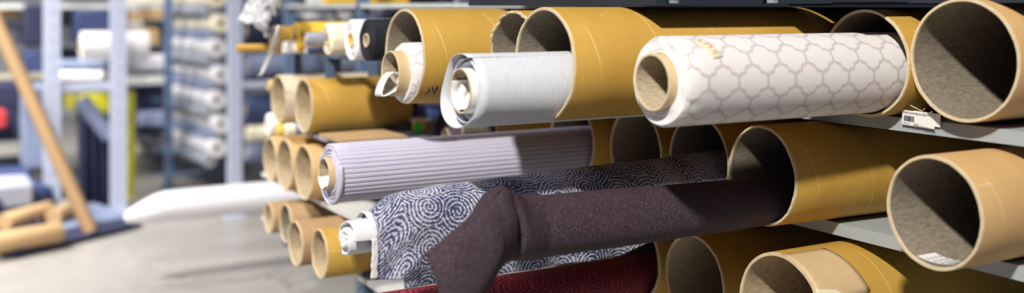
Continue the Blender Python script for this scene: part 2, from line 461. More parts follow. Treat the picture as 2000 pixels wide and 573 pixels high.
# bottom row
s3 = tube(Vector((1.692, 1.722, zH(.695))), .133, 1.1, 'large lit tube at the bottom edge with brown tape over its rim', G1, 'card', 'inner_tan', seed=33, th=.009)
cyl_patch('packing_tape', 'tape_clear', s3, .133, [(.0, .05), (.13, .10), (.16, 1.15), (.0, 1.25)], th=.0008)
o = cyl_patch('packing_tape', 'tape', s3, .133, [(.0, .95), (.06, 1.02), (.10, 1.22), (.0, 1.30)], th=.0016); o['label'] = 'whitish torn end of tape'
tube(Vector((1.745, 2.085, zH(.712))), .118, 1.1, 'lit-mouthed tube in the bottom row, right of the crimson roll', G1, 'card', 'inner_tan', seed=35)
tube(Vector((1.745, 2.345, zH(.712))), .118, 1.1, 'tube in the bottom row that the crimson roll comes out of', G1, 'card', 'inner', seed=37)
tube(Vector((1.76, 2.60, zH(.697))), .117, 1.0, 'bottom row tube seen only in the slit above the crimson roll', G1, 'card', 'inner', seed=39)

# frayed fibres
def fibres(name, p, pts_list, label):
    mb = MB()
    for pts in pts_list: mb.path(pts, .0009, 5)
    o = mb.build(name, M['fray'])
    return tag(o, label, 'fibre')
f0 = at_t(1778, 206, 1.84); f1 = at_t(1800, 217, 1.85); f2 = at_t(1822, 230, 1.86)
fibres('straw_fibre', f0, [[f0, f1, f2], [f1, at_t(1806, 213, 1.84)], [f1.lerp(f2, .5), at_t(1820, 219, 1.845)]], 'pale straw fibre sticking out beside the white shelf label')

# shelf label
lb = thing('shelf_label', Vector((1.893, 0, 0)), 'white shelf label with barcode on the grey shelf edge at right', 'label')
pA = at_t(1762, 224, 1.893); pB = at_t(1828, 230, 1.893); pC = at_t(1762, 243, 1.893)
w = (pB-pA).length; h = (pA-pC).length
lb.location = pC
# local frame: X along reading direction (-y, slightly down), Y up
ex = (pB-pA).normalized(); ex = Vector((0, -1, -.03)).normalized(); nz = Vector((-1, 0, 0)); ey = nz.cross(ex).normalized()
lb.rotation_euler = Matrix((ex, ey, nz)).transposed().to_euler()
w = .098; h = .033
mb = MB(); mb.box((0, 0, 0), (w*.86, h, .0006)); mb.box((w*.3, .006, -.0012), (w, h+.001, -.0003))
mb.build('paper', M['paper'], lb)
text_mesh('printed_text', 'ROPE, ROMANESQUE 300x71.5', .0062, 'ink', lb, Matrix.Translation((.005, h-.0075, .0009)), .0002, .78)
text_mesh('printed_text', '8A4417', .0055, 'ink', lb, Matrix.Translation((.004, .002, .0009)), .0001)
text_mesh('printed_text', '10086', .0055, 'ink', lb, Matrix.Translation((.030, .002, .0009)), .0001)
mb = MB(); x = .005
while x < .032:
    ww = random.choice((.0005, .0008, .0012)); mb.box((x, .0085, .0007), (x+ww, .021, .0010)); x += ww+random.choice((.0004, .0007))
mb.build('barcode', M['ink'], lb)

# ---------------------------------------------------------------- fabric rolls at the front
# white quatrefoil roll
pe = at_s(1288, 160, 1.619)
qr = roll(pe, .0910, 1.15, 'large white roll printed with pale quatrefoils, sliding into a shaded tube', 'quatre', Rc=.0575, cp=.020, cth=.0055, endmat='white', ripple=.0012, step=.004, roundr=.008)
tp = cyl_patch('tape_label', 'tape', qr, .0910, [(.050, .42), (.078, .36), (.098, .98), (.072, 1.04)], (0, 0, .0910), th=.0012)
tp['label'] = 'yellow masking tape'
cyl_strokes('handwriting', 'ink_red', tp, .0922, [[(.062, .50), (.070, .46), (.066, .53)], [(.068, .62), (.081, .60), (.085, .70), (.073, .74)], [(.078, .84), (.086, .82)], [(.076, .90), (.090, .88)]], .0007)
# paper tuck on the core
# light grey brushed roll
pg = at_s(917, 177, 1.89)
gr = roll(pg, .0735, 1.0, 'light grey brushed roll with a loose outer layer at top centre', 'brushed', Rc=.0475, cp=.022, cth=.0042, core='white', corein='core_in', endmat='brushed', ripple=.006, step=.006)
# loose outer wrap: sheet round the roll with its seam on top, bulging towards the far side
mb = MB(); rows = []; uv = []
NA = 90
for i in range(26):
    x = -.020+i*.022; row = []
    lo = math.exp(-max(0, x)/.30)
    for j in range(NA+1):
        a = math.radians(24)-2*PI*j/NA*1.02   # starts just past the crown, goes over the back and round
        d = (-a) % (2*PI)
        back = math.exp(-((d-PI*.62)/.55)**2)
        r = .0755+.0025*math.sin(3*d)*lo+.021*back*lo+.0016*j/NA
        if j < 8: r += .004*lo*(1-j/8)
        bx = x-(.010*math.exp(-((d-PI*.9)/.9)**2) if i < 3 else 0)+(.012*(j/NA)**6 if i < 2 else 0)
        row.append((bx, -r*math.sin(a), r*math.cos(a)))
    rows.append(row)
mb.grid(rows); o = mb.build('outer_layer', M['brushed'], gr); o.location = (0, 0, .0735)
sm = o.modifiers.new('thickness', 'SOLIDIFY'); sm.thickness = .0014; sm.offset = 0
# a second loose turn just inside the end
mb = MB(); rows = []
for i in range(4):
    row = []
    for j in range(81):
        a = 2*PI*j/80; r = .064+.003*math.sin(a*2+1)
        row.append((-.012+i*.006, -r*math.sin(a), r*math.cos(a)))
    rows.append(row)
mb.grid(rows); o = mb.build('inner_layer', M['brushed'], gr); o.location = (0, 0, .0735)
sm = o.modifiers.new('thickness', 'SOLIDIFY'); sm.thickness = .0014; sm.offset = 0
# paper stuffed in the core
mb = MB(); rows = []
for i in range(14):
    row = []
    for j in range(16):
        a = math.radians(150)+math.radians(150)*j/15
        r = .0425-.010*abs(noise.noise(Vector((i*.2, j*.25, 3))))
        row.append((-.023+.004*i+.003*noise.noise(Vector((i*.2, j*.4, 9))), -r*math.sin(a), r*math.cos(a)))
    rows.append(row)
mb.grid(rows); o = mb.build('tucked_paper', M['paper'], gr); o.location = (0, 0, .0735)
# small quatrefoil roll in the marked tube
pq = at_s(783, 143, 2.459)
q2 = roll(pq, .0795, .9, 'short white quatrefoil roll with a curled flap, in the pen-marked tube', 'quatre', Rc=.0595, cp=.031, cth=.0045, endmat='white', ripple=.001, step=.005, roundr=.010, core='core')
mb = MB(); rows = []
for i in range(9):
    row = []
    for j in range(49):
        a = 2*PI*j/48*.90+.75
        e1 = .038*math.cos(a); e2 = .0185*math.sin(a)+.004*math.sin(2*a)
        c_, s_ = math.cos(.80), math.sin(.80)
        row.append((-.040+e1*c_-e2*s_+.002*i, -.036+.0105*i+.004*math.sin(a), -.026+e1*s_+e2*c_-.0008*i))
    rows.append(row)
mb.grid(rows); o = mb.build('fabric_flap', M['white'], q2); o.location = (0, 0, .0795)
sm = o.modifiers.new('thickness', 'SOLIDIFY'); sm.thickness = .003; sm.offset = 0
# pleated lilac roll
pv = at_s(645, 339, 2.55)
vr = roll(pv, .0765, 1.3, 'long pleated lilac roll crossing the middle of the picture', 'lilac', Rc=.0425, cp=.018, cth=.004, endmat='lilac', ripple=.003, step=.0045, rib=38)
mb = MB(); rows = []
for i in range(10):
    row = []
    for j in range(12):
        a = math.radians(140)+math.radians(110)*j/11; r = .0375-.012*abs(math.sin(i*.9+j*.5))*(i/9)
        row.append((-.022+.004*i+.003*noise.noise(Vector((i*.7, j*.7, 2))), -r*math.sin(a), r*math.cos(a)))
    rows.append(row)
mb.grid(rows); o = mb.build('tucked_paper', M['paper'], vr); o.location = (0, 0, .0765)
# overlapping free edge of the outer layer
mb = MB(); rows = []
for i in range(2):
    row = []
    for j in range(40):
        a = math.radians(-60)-math.radians(230)*j/39; r = .0782+.0025*math.sin(j/39*PI)
        row.append((-.003+.012*i, -r*math.sin(a), r*math.cos(a)))
    rows.append(row)
mb.grid(rows); o = mb.build('outer_layer', M['lilac'], vr); o.location = (0, 0, .0765)
sm = o.modifiers.new('thickness', 'SOLIDIFY'); sm.thickness = .0016; sm.offset = 0
# crimson roll
roll(Vector((.93, 2.345, zH(.764))), .060, 1.5, 'crimson roll with a geometric pattern along the bottom edge', 'crimson', Rc=.025, cp=.01, endmat='crimson')

# ---- navy swirl fabric
sw = thing('swirl_fabric_roll', Vector((.80, 2.05, zH(.60))), 'navy and white swirl fabric roll with a hanging drape and crumpled white end', 'fabric roll')
def local(root, p): return Vector(p)-root.location
SC = 2.05
def ctr(t):
    f = min(1, max(0, (t-.80)/.9)); return zH(.487*(1-min(1, (t-.8)/.12))+.470*min(1, (t-.8)/.12)) if t < .92 else zH(.470-.028*max(0, (t-.92)/.8))
def rad(t):
    if t < .935:
        k = min(1, max(0, (t-.824)/.058)); k = k*(1.25-.25*k); return .044+.026*min(1, k)
    return .070-.006*min(1, max(0, (t-.93)/.8))
mb = MB(); rows = []
NT_ = 60
for i in range(NT_+1):
    t = .830+(1.95-.830)*i/NT_; row = []
    r = rad(t)-.004; c = ctr(t)
    for j in range(65):
        a = 2*PI*j/64
        rr_ = r*(1+.03*noise.noise(Vector((math.cos(a), math.sin(a), t*5))))
        row.append(local(sw, (t, SC-rr_*math.sin(a), c+rr_*math.cos(a))))
    rows.append(row)
uv = [[(r_[0].x*1.0, j/64*2*PI*.066) for j in range(65)] for r_ in rows]
mb.grid(rows, uv=uv); mb.build('rolled_fabric', M['swirl'], sw)
# drape: over the top and down the near side
mb = MB(); rows = []; uv = []
NT_ = 150; NJ = 90
for i in range(NT_+1):
    f = i/NT_; t = .822+(1.80-.822)*f
    r = rad(t)+.002; c = ctr(t)
    # bottom hem height
    hb = .573 if t < .880 else .597
    if t > 1.45: hb = .597-(t-1.45)*.35
    row = []; ur = []
    L1 = math.radians(50+92)*r           # arc part from back of crown to the near side
    z_side = c                           # height where the sheet leaves the roll
    hang = max(.004, z_side-zH(hb)-r*.06)
    Lt = L1+hang
    for j in range(NJ+1):
        l = Lt*j/NJ
        if l < L1:
            a = -math.radians(50)+l/r
            y = SC-r*math.sin(a); z = c+r*math.cos(a)
        else:
            d = l-L1; g = d/.14
            y = SC-r-.004*math.sin(g*2.2)*1.0+.018*g*g; z = c+r*math.cos(math.radians(92))-d
        # folds
        sag = .0
        k = max(0, (l-L1*.45)/Lt)
        y += .006*k*math.sin(t*38+1.5+2*k)+.005*noise.noise(Vector((t*9, l*14, 4)))
        z += .002*noise.noise(Vector((t*14, l*10, 8)))
        if t < .93:                        # gathered folds near the end
            y += .0045*math.sin(l*95)*math.exp(-((t-.885)/.028)**2)
        z += .005*noise.noise(Vector((t*16, 1.3, 0.4)))*math.exp(-abs(l-r*.87)*20)
        row.append(local(sw, (t+(.004*noise.noise(Vector((l*40, 2, 1))) if i == 0 else 0), y, z))); ur.append((t, l+.37))
    rows.append(row); uv.append(ur)
mb.grid(rows, uv=uv); o = mb.build('drape', M['swirl'], sw)
sm = o.modifiers.new('thickness', 'SOLIDIFY'); sm.thickness = .0025; sm.offset = -1
# white selvedge along the end of the drape
mb = MB(); rows = []
for i in range(5):
    row = []
    for j in range(NJ+1):
        p = rows_ = uv[0][j]; base = None
        l = Lt0 = uv[0][j][1]-.37
        r = rad(.822)+.0035; c = ctr(.822); L1 = math.radians(142)*r
        if l < L1: a = -math.radians(50)+l/r; y = SC-r*math.sin(a); z = c+r*math.cos(a)
        else:
            d = l-L1; g = d/.14; y = SC-r-.003+.018*g*g; z = c+r*math.cos(math.radians(92))-d
        row.append(local(sw, (.811+.0036*i+.0022*noise.noise(Vector((l*90, i*.2, 7))), y+.002*noise.noise(Vector((l*60, i, 2))), z)))
    rows.append(row)
mb.grid(rows); o = mb.build('selvedge', M['whiteglow'], sw); o['label'] = 'white frayed selvedge'
sm = o.modifiers.new('thickness', 'SOLIDIFY'); sm.thickness = .004; sm.offset = 0
# crumpled white spiral at the end
mb = MB(); rows = []; turns = 2.15; NS = 170
cz = ctr(.80)
for i in range(10):
    row = []
    for j in range(NS+1):
        f = j/NS; a = 2*PI*turns*f+.6
        x = .766+.0060*i
        r = .008+.0355*f+.0030*math.sin(a*2.3+1)*(1-f*.4)+.0065*noise.noise(Vector((math.cos(a)*.9+f, math.sin(a)*.9, f*2)))
        xx = x+.012*f-.006+.006*noise.noise(Vector((a*1.3, 3, 3)))
        row.append(local(sw, (xx, SC-r*math.sin(a)*.95-.004, cz-.001+r*math.cos(a)*.98)))
    rows.append(row)
mb.grid(rows); o = mb.build('rolled_lining', M['whiteglow'], sw); o['label'] = 'crumpled white spiral end of the fabric'
sm = o.modifiers.new('thickness', 'SOLIDIFY'); sm.thickness = .0062; sm.offset = 0
sb = o.modifiers.new('smooth', 'SUBSURF'); sb.levels = 1; sb.render_levels = 1

# ---- aubergine fabric
au = thing('aubergine_fabric_roll', Vector((1.05, 1.805, zH(.60))), 'dark aubergine crinkled roll with its end folded down over the swirl fabric', 'fabric roll')
mb = MB(); rows = []; uv = []
for i in range(61):
    t = 1.065+(2.0-1.065)*i/60; row = []; ur = []
    for j in range(81):
        a = 2*PI*j/80
        rz = .0640-.007*min(1, max(0, (t-1.1)/.6)); c = zH(.452+.006*min(1, (t-1.06)/.6))
        r = rz*(1+.02*noise.noise(Vector((math.cos(a)*1.5, math.sin(a)*1.5, t*7))))
        row.append(local(au, (t, 1.805-r*math.sin(a), c+r*math.cos(a)))); ur.append((t, a*.062))
    rows.append(row); uv.append(ur)
mb.grid(rows, uv=uv); mb.build('rolled_fabric', M['auber'], au)
# folded flap, lofted between a ridge line and the hem line
top = [(1052, 379, 1.800), (1022, 383, 1.785), (1003, 375, 1.768), (984, 367, 1.750), (966, 385, 1.735), (950, 408, 1.722), (928, 428, 1.714), (900, 450, 1.710), (868, 474, 1.708), (834, 500, 1.712)]
bot = [(1052, 508, 1.800), (1022, 511, 1.788), (1003, 511, 1.778), (990, 513, 1.765), (978, 524, 1.745), (966, 543, 1.730), (950, 570, 1.720), (930, 600, 1.716), (898, 640, 1.714), (858, 655, 1.714)]
def cr(P, f):
    n = len(P)-1; x = f*n; i = min(int(x), n-1); u = x-i
    p0 = P[max(i-1, 0)]; p1 = P[i]; p2 = P[i+1]; p3 = P[min(i+2, n)]
    return tuple(.5*((2*b)+(-a+c)*u+(2*a-5*b+4*c-d)*u*u+(-a+3*b-3*c+d)*u**3) for a, b, c, d in zip(p0, p1, p2, p3))
mb = MB(); rows = []; uv = []
NI = 90; NJ = 70
T3 = [at_s(*p) for p in top]; B3 = [at_s(*p) for p in bot]
for i in range(NI+1):
    f = i/NI; a = Vector(cr(T3, f)); b = Vector(cr(B3, f)); row = []; ur = []
    for j in range(NJ+1):
        g = j/NJ; p = a.lerp(b, g)
        bul = math.sin(PI*min(1, g*1.0))**.62
        p.y -= (.060*max(0, 1-f*2.2)+.036*min(1, f*2.2))*bul
        # shaping: sunken fold where the flap leaves the roll, soft tension folds
        p.y += .020*math.exp(-((f-.27+.03*g)/.028)**2)*math.sin(PI*g)
        p.y -= .004*math.exp(-((f-.40+.05*g)/.06)**2)*(1-g*.6)
        p.y += .0035*math.sin(f*17+g*4)*math.sin(PI*g)
        p.x += .004*noise.noise(Vector((f*4, g*3, 5)))
        # end hem curls slightly left-right
        if f > .93: p.y += .012*((f-.93)/.07)**2
        row.append(local(au, p)); ur.append((f*.36, g*.22+f*.03))
    rows.append(row); uv.append(ur)
# closing back turn over the crown
mb.grid(rows, uv=uv); o = mb.build('folded_end', M['auber'], au)
sm = o.modifiers.new('thickness', 'SOLIDIFY'); sm.thickness = .0035; sm.offset = 1
# back layer of the fold seen along the upper edge
mb = MB(); rows = []; uv = []
for i in range(41):
    f = i/40; a = Vector(cr(T3, f)); row = []; ur = []
    for j in range(13):
        g = j/12; p = a.copy(); p.y += .10*g*(1-.7*f)+.004*f*g; p.z += -.0010-.03*g*g*(1-f*.5)
        row.append(local(au, p)); ur.append((f*.36, -g*.08))
    rows.append(row); uv.append(ur)
mb.grid(rows, uv=uv); o = mb.build('fold_back', M['auber'], au)
sm = o.modifiers.new('thickness', 'SOLIDIFY'); sm.thickness = .003; sm.offset = 0

# ---- dark rolls behind the lilac one
nv = roll(Vector((1.50, 3.24, zH(.427))), .089, 1.2, 'navy roll with a bright green sticker on its core', 'navy_lit', Rc=.048, cp=.05, cth=.010, ripple=.002)
g0 = at_t(815, 256, 1.435)
mb = MB(); mb.box((1.437, g0.y-.030, g0.z-.03), (1.452, g0.y+.046, g0.z+.034)); mb.box((1.445, g0.y+.02, g0.z-.03), (1.53, g0.y+.05, g0.z+.03))
o = mb.build('core_plug', M['wood'], nv); o.matrix_parent_inverse = Matrix.Translation(nv.location).inverted()
mb = MB(); mb.box((1.4345, g0.y-.028, g0.z-.027), (1.4368, g0.y+.024, g0.z+.027))
o2 = mb.build('sticker', M['green'], o); o2['label'] = 'bright green sticker'
roll(Vector((1.50, 3.05, zH(.427))), .088, 1.2, 'dark plum fuzzy roll with a tan core beside the navy roll', 'plum', Rc=.028, cp=.004, ripple=.003)
tube(Vector((1.56, 3.46, zH(.42))), .095, 1.2, 'brown tube glimpsed left of the navy roll under the marked tube', None, 'card_brown', 'inner', seed=41)
# small roll inside the torn tube
roll(Vector((1.22, 2.172, zH(.185))), .052, .8, 'thin cream roll tucked in the torn-rimmed tube', 'white', Rc=.044, cp=.006, cth=.004)

# ---------------------------------------------------------------- left rack with the smaller tubes
T = 1.15
lr = thing('shelving_rack', (1.15, 3.3, 0), 'low blue rack at centre left stacked with small cardboard tubes', 'rack')
inrack(lr, shelf_board(lr, T, 1.47, 2.66, 3.98, .6475, .014, 'steel_pale'))
inrack(lr, shelf_board(lr, T, 1.85, 2.50, 3.98, .8175, .016, 'steel_pale'))
inrack(lr, shelf_board(lr, T-.02, 1.47, 2.78, 3.425, .424, .012, 'greybox'))
for (xx, yy, z1) in ((T+.004, 2.94, zH(.665)), (1.43, 3.415, zH(.665)), (1.80, 2.52, zH(.84)), (1.80, 3.96, zH(.84))):
    inrack(lr, upright(lr, xx, yy, 0, z1, .04, .035))
G2 = 'small cardboard tubes on the left rack'
def ptube(px, y0, y1, t, L, label, mat, inner, th=.006, **k):
    p = at_t(px, (y0+y1)/2, t); Z = depth(p); R = (y1-y0)*Z/F/2
    return tube(p, R-.001, L, label, G2, mat, inner, th=th, n=80, **k)
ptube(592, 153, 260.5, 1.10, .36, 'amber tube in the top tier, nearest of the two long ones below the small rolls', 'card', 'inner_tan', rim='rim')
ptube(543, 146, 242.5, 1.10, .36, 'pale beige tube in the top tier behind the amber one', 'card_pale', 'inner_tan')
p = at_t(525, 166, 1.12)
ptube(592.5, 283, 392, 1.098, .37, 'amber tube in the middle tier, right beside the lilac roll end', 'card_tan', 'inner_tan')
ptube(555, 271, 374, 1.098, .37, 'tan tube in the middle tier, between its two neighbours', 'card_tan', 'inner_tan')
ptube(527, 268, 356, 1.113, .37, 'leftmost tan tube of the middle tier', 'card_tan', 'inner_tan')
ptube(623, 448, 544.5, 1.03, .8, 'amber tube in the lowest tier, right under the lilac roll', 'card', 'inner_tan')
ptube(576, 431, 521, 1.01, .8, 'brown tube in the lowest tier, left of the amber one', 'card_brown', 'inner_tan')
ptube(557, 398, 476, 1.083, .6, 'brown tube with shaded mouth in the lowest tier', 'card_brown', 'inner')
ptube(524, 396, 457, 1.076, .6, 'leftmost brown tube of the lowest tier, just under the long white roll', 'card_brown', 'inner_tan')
def proll(px, py, h, t, L, label, mat, rc=.4, cp=.003, nm='fabric_roll', cat='fabric roll', grp='small rolls on the left rack', **k):
    p = at_t(px, py, t); R = h*depth(p)/F/2
    return roll(p, R, L, label, mat, Rc=R*rc, cp=cp, cth=min(.005, R*.15), group=grp, n=64, **k)
proll(523, 243, 44, 1.12, .25, 'small white roll with yellow core, far left under the pale tube', 'white', .38, core='yellow')
proll(541, 254, 23, 1.09, .25, 'small yellow-cored roll, second from left under the pale tube', 'yellow', .5, core='yellow')
proll(556, 254, 24, 1.09, .25, 'small white roll with yellow core, third under the pale tube', 'cream', .5, core='yellow')
proll(573, 252, 24, 1.12, .25, 'small blue-grey roll beside the yellow-cored rolls', 'greyroll', .4)
proll(524, 167, 24, 1.12, .25, 'tiny tan cardboard roll tucked against the pale beige tube', 'card_tan', .7, core='card_tan')
# flat boards between the tiers
mb = MB(); a = at_t(620, 272, 1.2); mb.box((1.10, 2.96, zH(.413)), (1.32, 3.16, zH(.4035)))
tag(mb.build('flat_carton', M['tanbox']), 'flat tan board lying between the top tube and the lilac roll', 'board')
# row of short rolls on the rail
rl = MB(); rl.box((1.22, 2.74, zH(.174)), (1.25, 3.80, zH(.162))); rl.box((1.38, 2.74, zH(.174)), (1.41, 3.80, zH(.162)))
for yy in (3.43, 3.79):
    for xx in (1.22, 1.38): rl.box((xx, yy, zH(.41)), (xx+.03, yy+.012, zH(.174)))
rl.box((1.15, 3.79, zH(.424)), (1.47, 3.802, zH(.41)))
inrack(lr, rl.build('rail', M['steel_blue'], lr))
proll(716, 79, 82, 1.12, .35, 'black roll with grey core, rightmost of the short rolls', 'black', .34, core='greybox', corein='core_in')
proll(686, 78, 80, 1.12, .25, 'white roll with yellow core beside the black roll', 'white', .36, core='yellow', corein='yellow')
proll(639, 76, 62, 1.12, .32, 'cream roll with yellow core, third from the right of the short rolls', 'cream', .42, core='yellow', corein='yellow')
proll(596, 100, 18, 1.08, .32, 'thin blue-grey roll lying lowest between the yellow and cream rolls', 'greyroll', .4)
proll(597, 76, 26, 1.06, .32, 'lilac-grey roll lying above the thin blue-grey roll', 'greybox', .45)
proll(577, 73, 60, 1.12, .30, 'yellow roll with dark core left of the cream roll', 'yellow', .36, core='yellow', corein='wood')
proll(553, 92, 26, 1.08, .25, 'small white closed roll in front of the brown tube', 'white', .1)
pb = at_t(535, 78, 1.10); tube(pb, .050, .45, 'brown cardboard tube at upper left with a thin pole poking out of it', None, 'card', 'inner', n=64)
pa = Vector((.966, pb.y, pb.z-.028)); mb = MB(); mb.lathe([(0, .001), (0, .0135), (.003, .0145), (.5, .0145), (.5, .001)], 32)
o = mb.build('wooden_pole', M['card']); o.location = (.966, pb.y, pb.z-.028+.0005); tag(o, 'thin brown pole sticking out of the brown tube at upper left', 'pole')
# paper strip and plastic film hanging
mb = MB(); rows = []
P = [(545, 50), (540, 70), (531, 95), (521, 120), (512, 143), (506, 148)]
for i in range(31):
    x, y = cr(P, i/30); c = at_t(x, y, .99); wd = .011*(1-.25*abs(i/15-1)) if i > 2 else .007
    rows.append([c+Vector((CS, -SN, 0))*(wd*(k/4-.5)*1.6)+Vector((-SN, -CS, 0))*(.006*math.sin(i*.25+k*.5)) for k in range(5)])
mb.grid(rows); o = mb.build('paper_strip', M['paper']); tag(o, 'narrow white paper strip hanging in front of the thin brown pole', 'strip')
sm = o.modifiers.new('thickness', 'SOLIDIFY'); sm.thickness = .0008
mb = MB(); rows = []
for i in range(46):
    f = i/45; row = []
    for j in range(50):
        g = j/49
        x = 486+66*g+8*math.sin(f*5); y = -60+125*f*(1-.35*abs(g-.45)*2)
        p = at_t(x, y, 1.00); n3 = noise.noise_vector(Vector((f*5, g*5, 1)))*.05+noise.noise_vector(Vector((f*14, g*14, 4)))*.016
        p += n3*min(1, f+.3); row.append(p)
    rows.append(row)
mb.grid(rows); o = mb.build('plastic_film', M['film']); tag(o, 'crumpled clear plastic film hanging at the top left of the tubes', 'plastic film')
sm = o.modifiers.new('thickness', 'SOLIDIFY'); sm.thickness = .0006

# ---------------------------------------------------------------- long upper shelf and rack behind
r3 = thing('shelving_rack', (1.7, 5.0, 0), 'blue perforated rack behind the short rolls, with pale upper shelf', 'rack')
inrack(r3, shelf_board(r3, 1.70, 2.2, 2.9, 5.5, -.016, .016, 'steel_pale'))
inrack(r3, shelf_board(r3, 1.72, 2.35, 4.42, 5.42, 1.0, .03, 'steel_pale'))
for (yy, w) in ((4.36, .045), (5.44, .05)):
    inrack(r3, upright(r3, 1.70, yy, 0, 1.9, w, .05))
    inrack(r3, upright(r3, 2.20, yy, 0, 1.9, w, .05, 'steel_lilac'))
mb = MB(); mb.path([at_t(640, 12, 2.0), at_t(668, 46, 2.0)], .012, 6); inrack(r3, mb.build('brace', M['steel_dark'], r3))
inrack(r3, shelf_board(r3, 2.3, 3.3, 4.4, 7.6, .095, .03, 'paper'))
inrack(r3, shelf_board(r3, 2.3, 3.3, 4.4, 7.6, .50, .03, 'steel'))
# things on it
for (px, py, h, mat, lab) in ((600, 3, 22, 'white', 'white roll on the pale upper shelf, left one'), (632, 2, 20, 'yellow', 'yellow roll on the pale upper shelf beside the white one')):
    p = at_t(px, py, 1.72); R = h*depth(p)/F/2; p.z = zH(-.0165)+R
    roll(p, R, .45, lab, mat, Rc=R*.4, cp=.002, group='rolls on the upper shelf', n=48)
def carton(px0, px1, py0, py1, s, dep, mat, label, cat='box', name='carton', grp=None):
    a = at_s(px0, py0, s); b = at_s(px1, py1, s)
    mb = MB(); x0, x1 = sorted((a.x, b.x)); z0, z1 = sorted((a.z, b.z)); mb.box((x0, s, z0), (x1, s+dep, z1))
    o = mb.build(name, M[mat]); bevel(o, min(.02, (x1-x0)*.12)); return tag(o, label, cat, grp)
carton(600, 690, 24, 39, 6.6, .5, 'whiteglow', 'white flat carton seen through the blue rack above the short rolls')
carton(590, 640, 104, 140, 6.6, .5, 'whiteglow', 'white carton seen under the short rolls')
def aroll(px, py, h, s, L, label, mat, rc=.35, grp=None, cp=.004, **k):
    p = at_s(px, py, s); R = h*depth(p)/F/2
    return roll(p, R, L, label, mat, Rc=R*rc, cp=cp, cth=max(.003, R*.1), n=48, group=grp, **k)
aroll(655, 128, 26, 6.2, .9, 'pale roll under the cream roll, seen through the rack', 'greybox')
aroll(610, 60, 40, 7.0, 1.2, 'white roll seen behind the short rolls', 'whiteglow')
# dark rolls between the pale post and the tubes
g = 'navy rolls behind the pale blue post'
aroll(482, 128, 42, 6.5, 1.6, 'grey roll right of the pale blue post, topmost', 'greyroll', grp=g)
aroll(478, 160, 24, 6.9, 1.6, 'dark navy roll just above the crossbar', 'navy_dark', grp=g)
aroll(480, 215, 60, 6.6, 1.6, 'thick navy roll just below the crossbar', 'navy', grp=g, yaw=-8)
aroll(482, 262, 30, 6.5, 1.6, 'yellow roll low behind the pale blue post', 'cream', grp=g)
aroll(480, 300, 34, 6.6, 1.6, 'dark roll near the floor behind the pale blue post', 'greyroll', grp=g)
aroll(480, 60, 60, 6.8, 1.8, 'dark roll behind the hanging plastic film', 'navy_dark', grp=g)

# long white roll
pw = at_s(322, 403, 5.0); W = thing('wrapped_fabric_roll', pw-Vector((0, 0, .075)), 'long white plastic-wrapped roll jutting left over the floor', 'fabric roll')
mb = MB(); prof = [(1.45, .001), (1.45, .073), (.9, .073), (.4, .073), (.05, .072), (0, .070), (-.05, .066), (-.09, .056), (-.13, .042), (-.17, .028), (-.185, .004)]
mb.lathe(prof, 64, None, None); 
for k, v in enumerate(mb.v):
    n3 = .006*noise.noise(Vector((v[0]*9, v[1]*18, v[2]*18))); sg = .9 if v[0] < 0 else 0
    mb.v[k] = (v[0], v[1]*(1+n3*8), v[2]*(1+n3*8)+v[0]*.22*sg)
o = mb.build('wrapping', M['whiteglow'], W); o.location = (0, 0, .075)
mb = MB(); mb.lathe([(-.012, .001), (-.012, .026), (.03, .030), (.06, .030)], 32); o = mb.build('core', M['tanbox'], W); o.location = (-.040, -.040, .080); o.rotation_euler = (0, 0, .5)

# ---------------------------------------------------------------- far background on the left
def bgpost(root, px, py, s, w, z1=2.0, mat='steel_lilac'):
    p = at_s(px, 400, s); mb = MB(); mb.box((p.x-w/2, s, .012), (p.x+w/2, s+.05, z1)); mb.box((p.x-w*.8, s-.03, 0), (p.x+w*.8, s+.08, .012))
    z = .1
    while z < z1:                      # slots
        mb.box((p.x-.006, s-.004, z), (p.x+.006, s, z+.03)); z += .09
    o = mb.build('post', M[mat], root); return inrack(root, o)
# rack with the pale wide post (x=460)
rp = thing('shelving_rack', (1.7, 6.35, 0), 'pale blue rack end with one wide post and crossbar at left centre', 'rack')
bgpost(rp, 460, 0, 6.35, .082)
def bgbeam(root, px0, px1, py, h, s, dep=.04, mat='steel_lilac', name='beam'):
    a = at_s(px0, py, s); b = at_s(px1, py, s); hh = h*depth(a)/F
    mb = MB(); mb.box((a.x, s, a.z-hh/2), (b.x, s+dep, a.z+hh/2)); return inrack(root, mb.build(name, M[mat], root))
bgbeam(rp, 472, 580, 166, 12, 6.36)
mb = MB(); p = at_s(560, 400, 6.4); mb.box((p.x, 6.36, 0), (p.x+.05, 6.41, 2.0)); inrack(rp, mb.build('post', M['steel_blue'], rp))
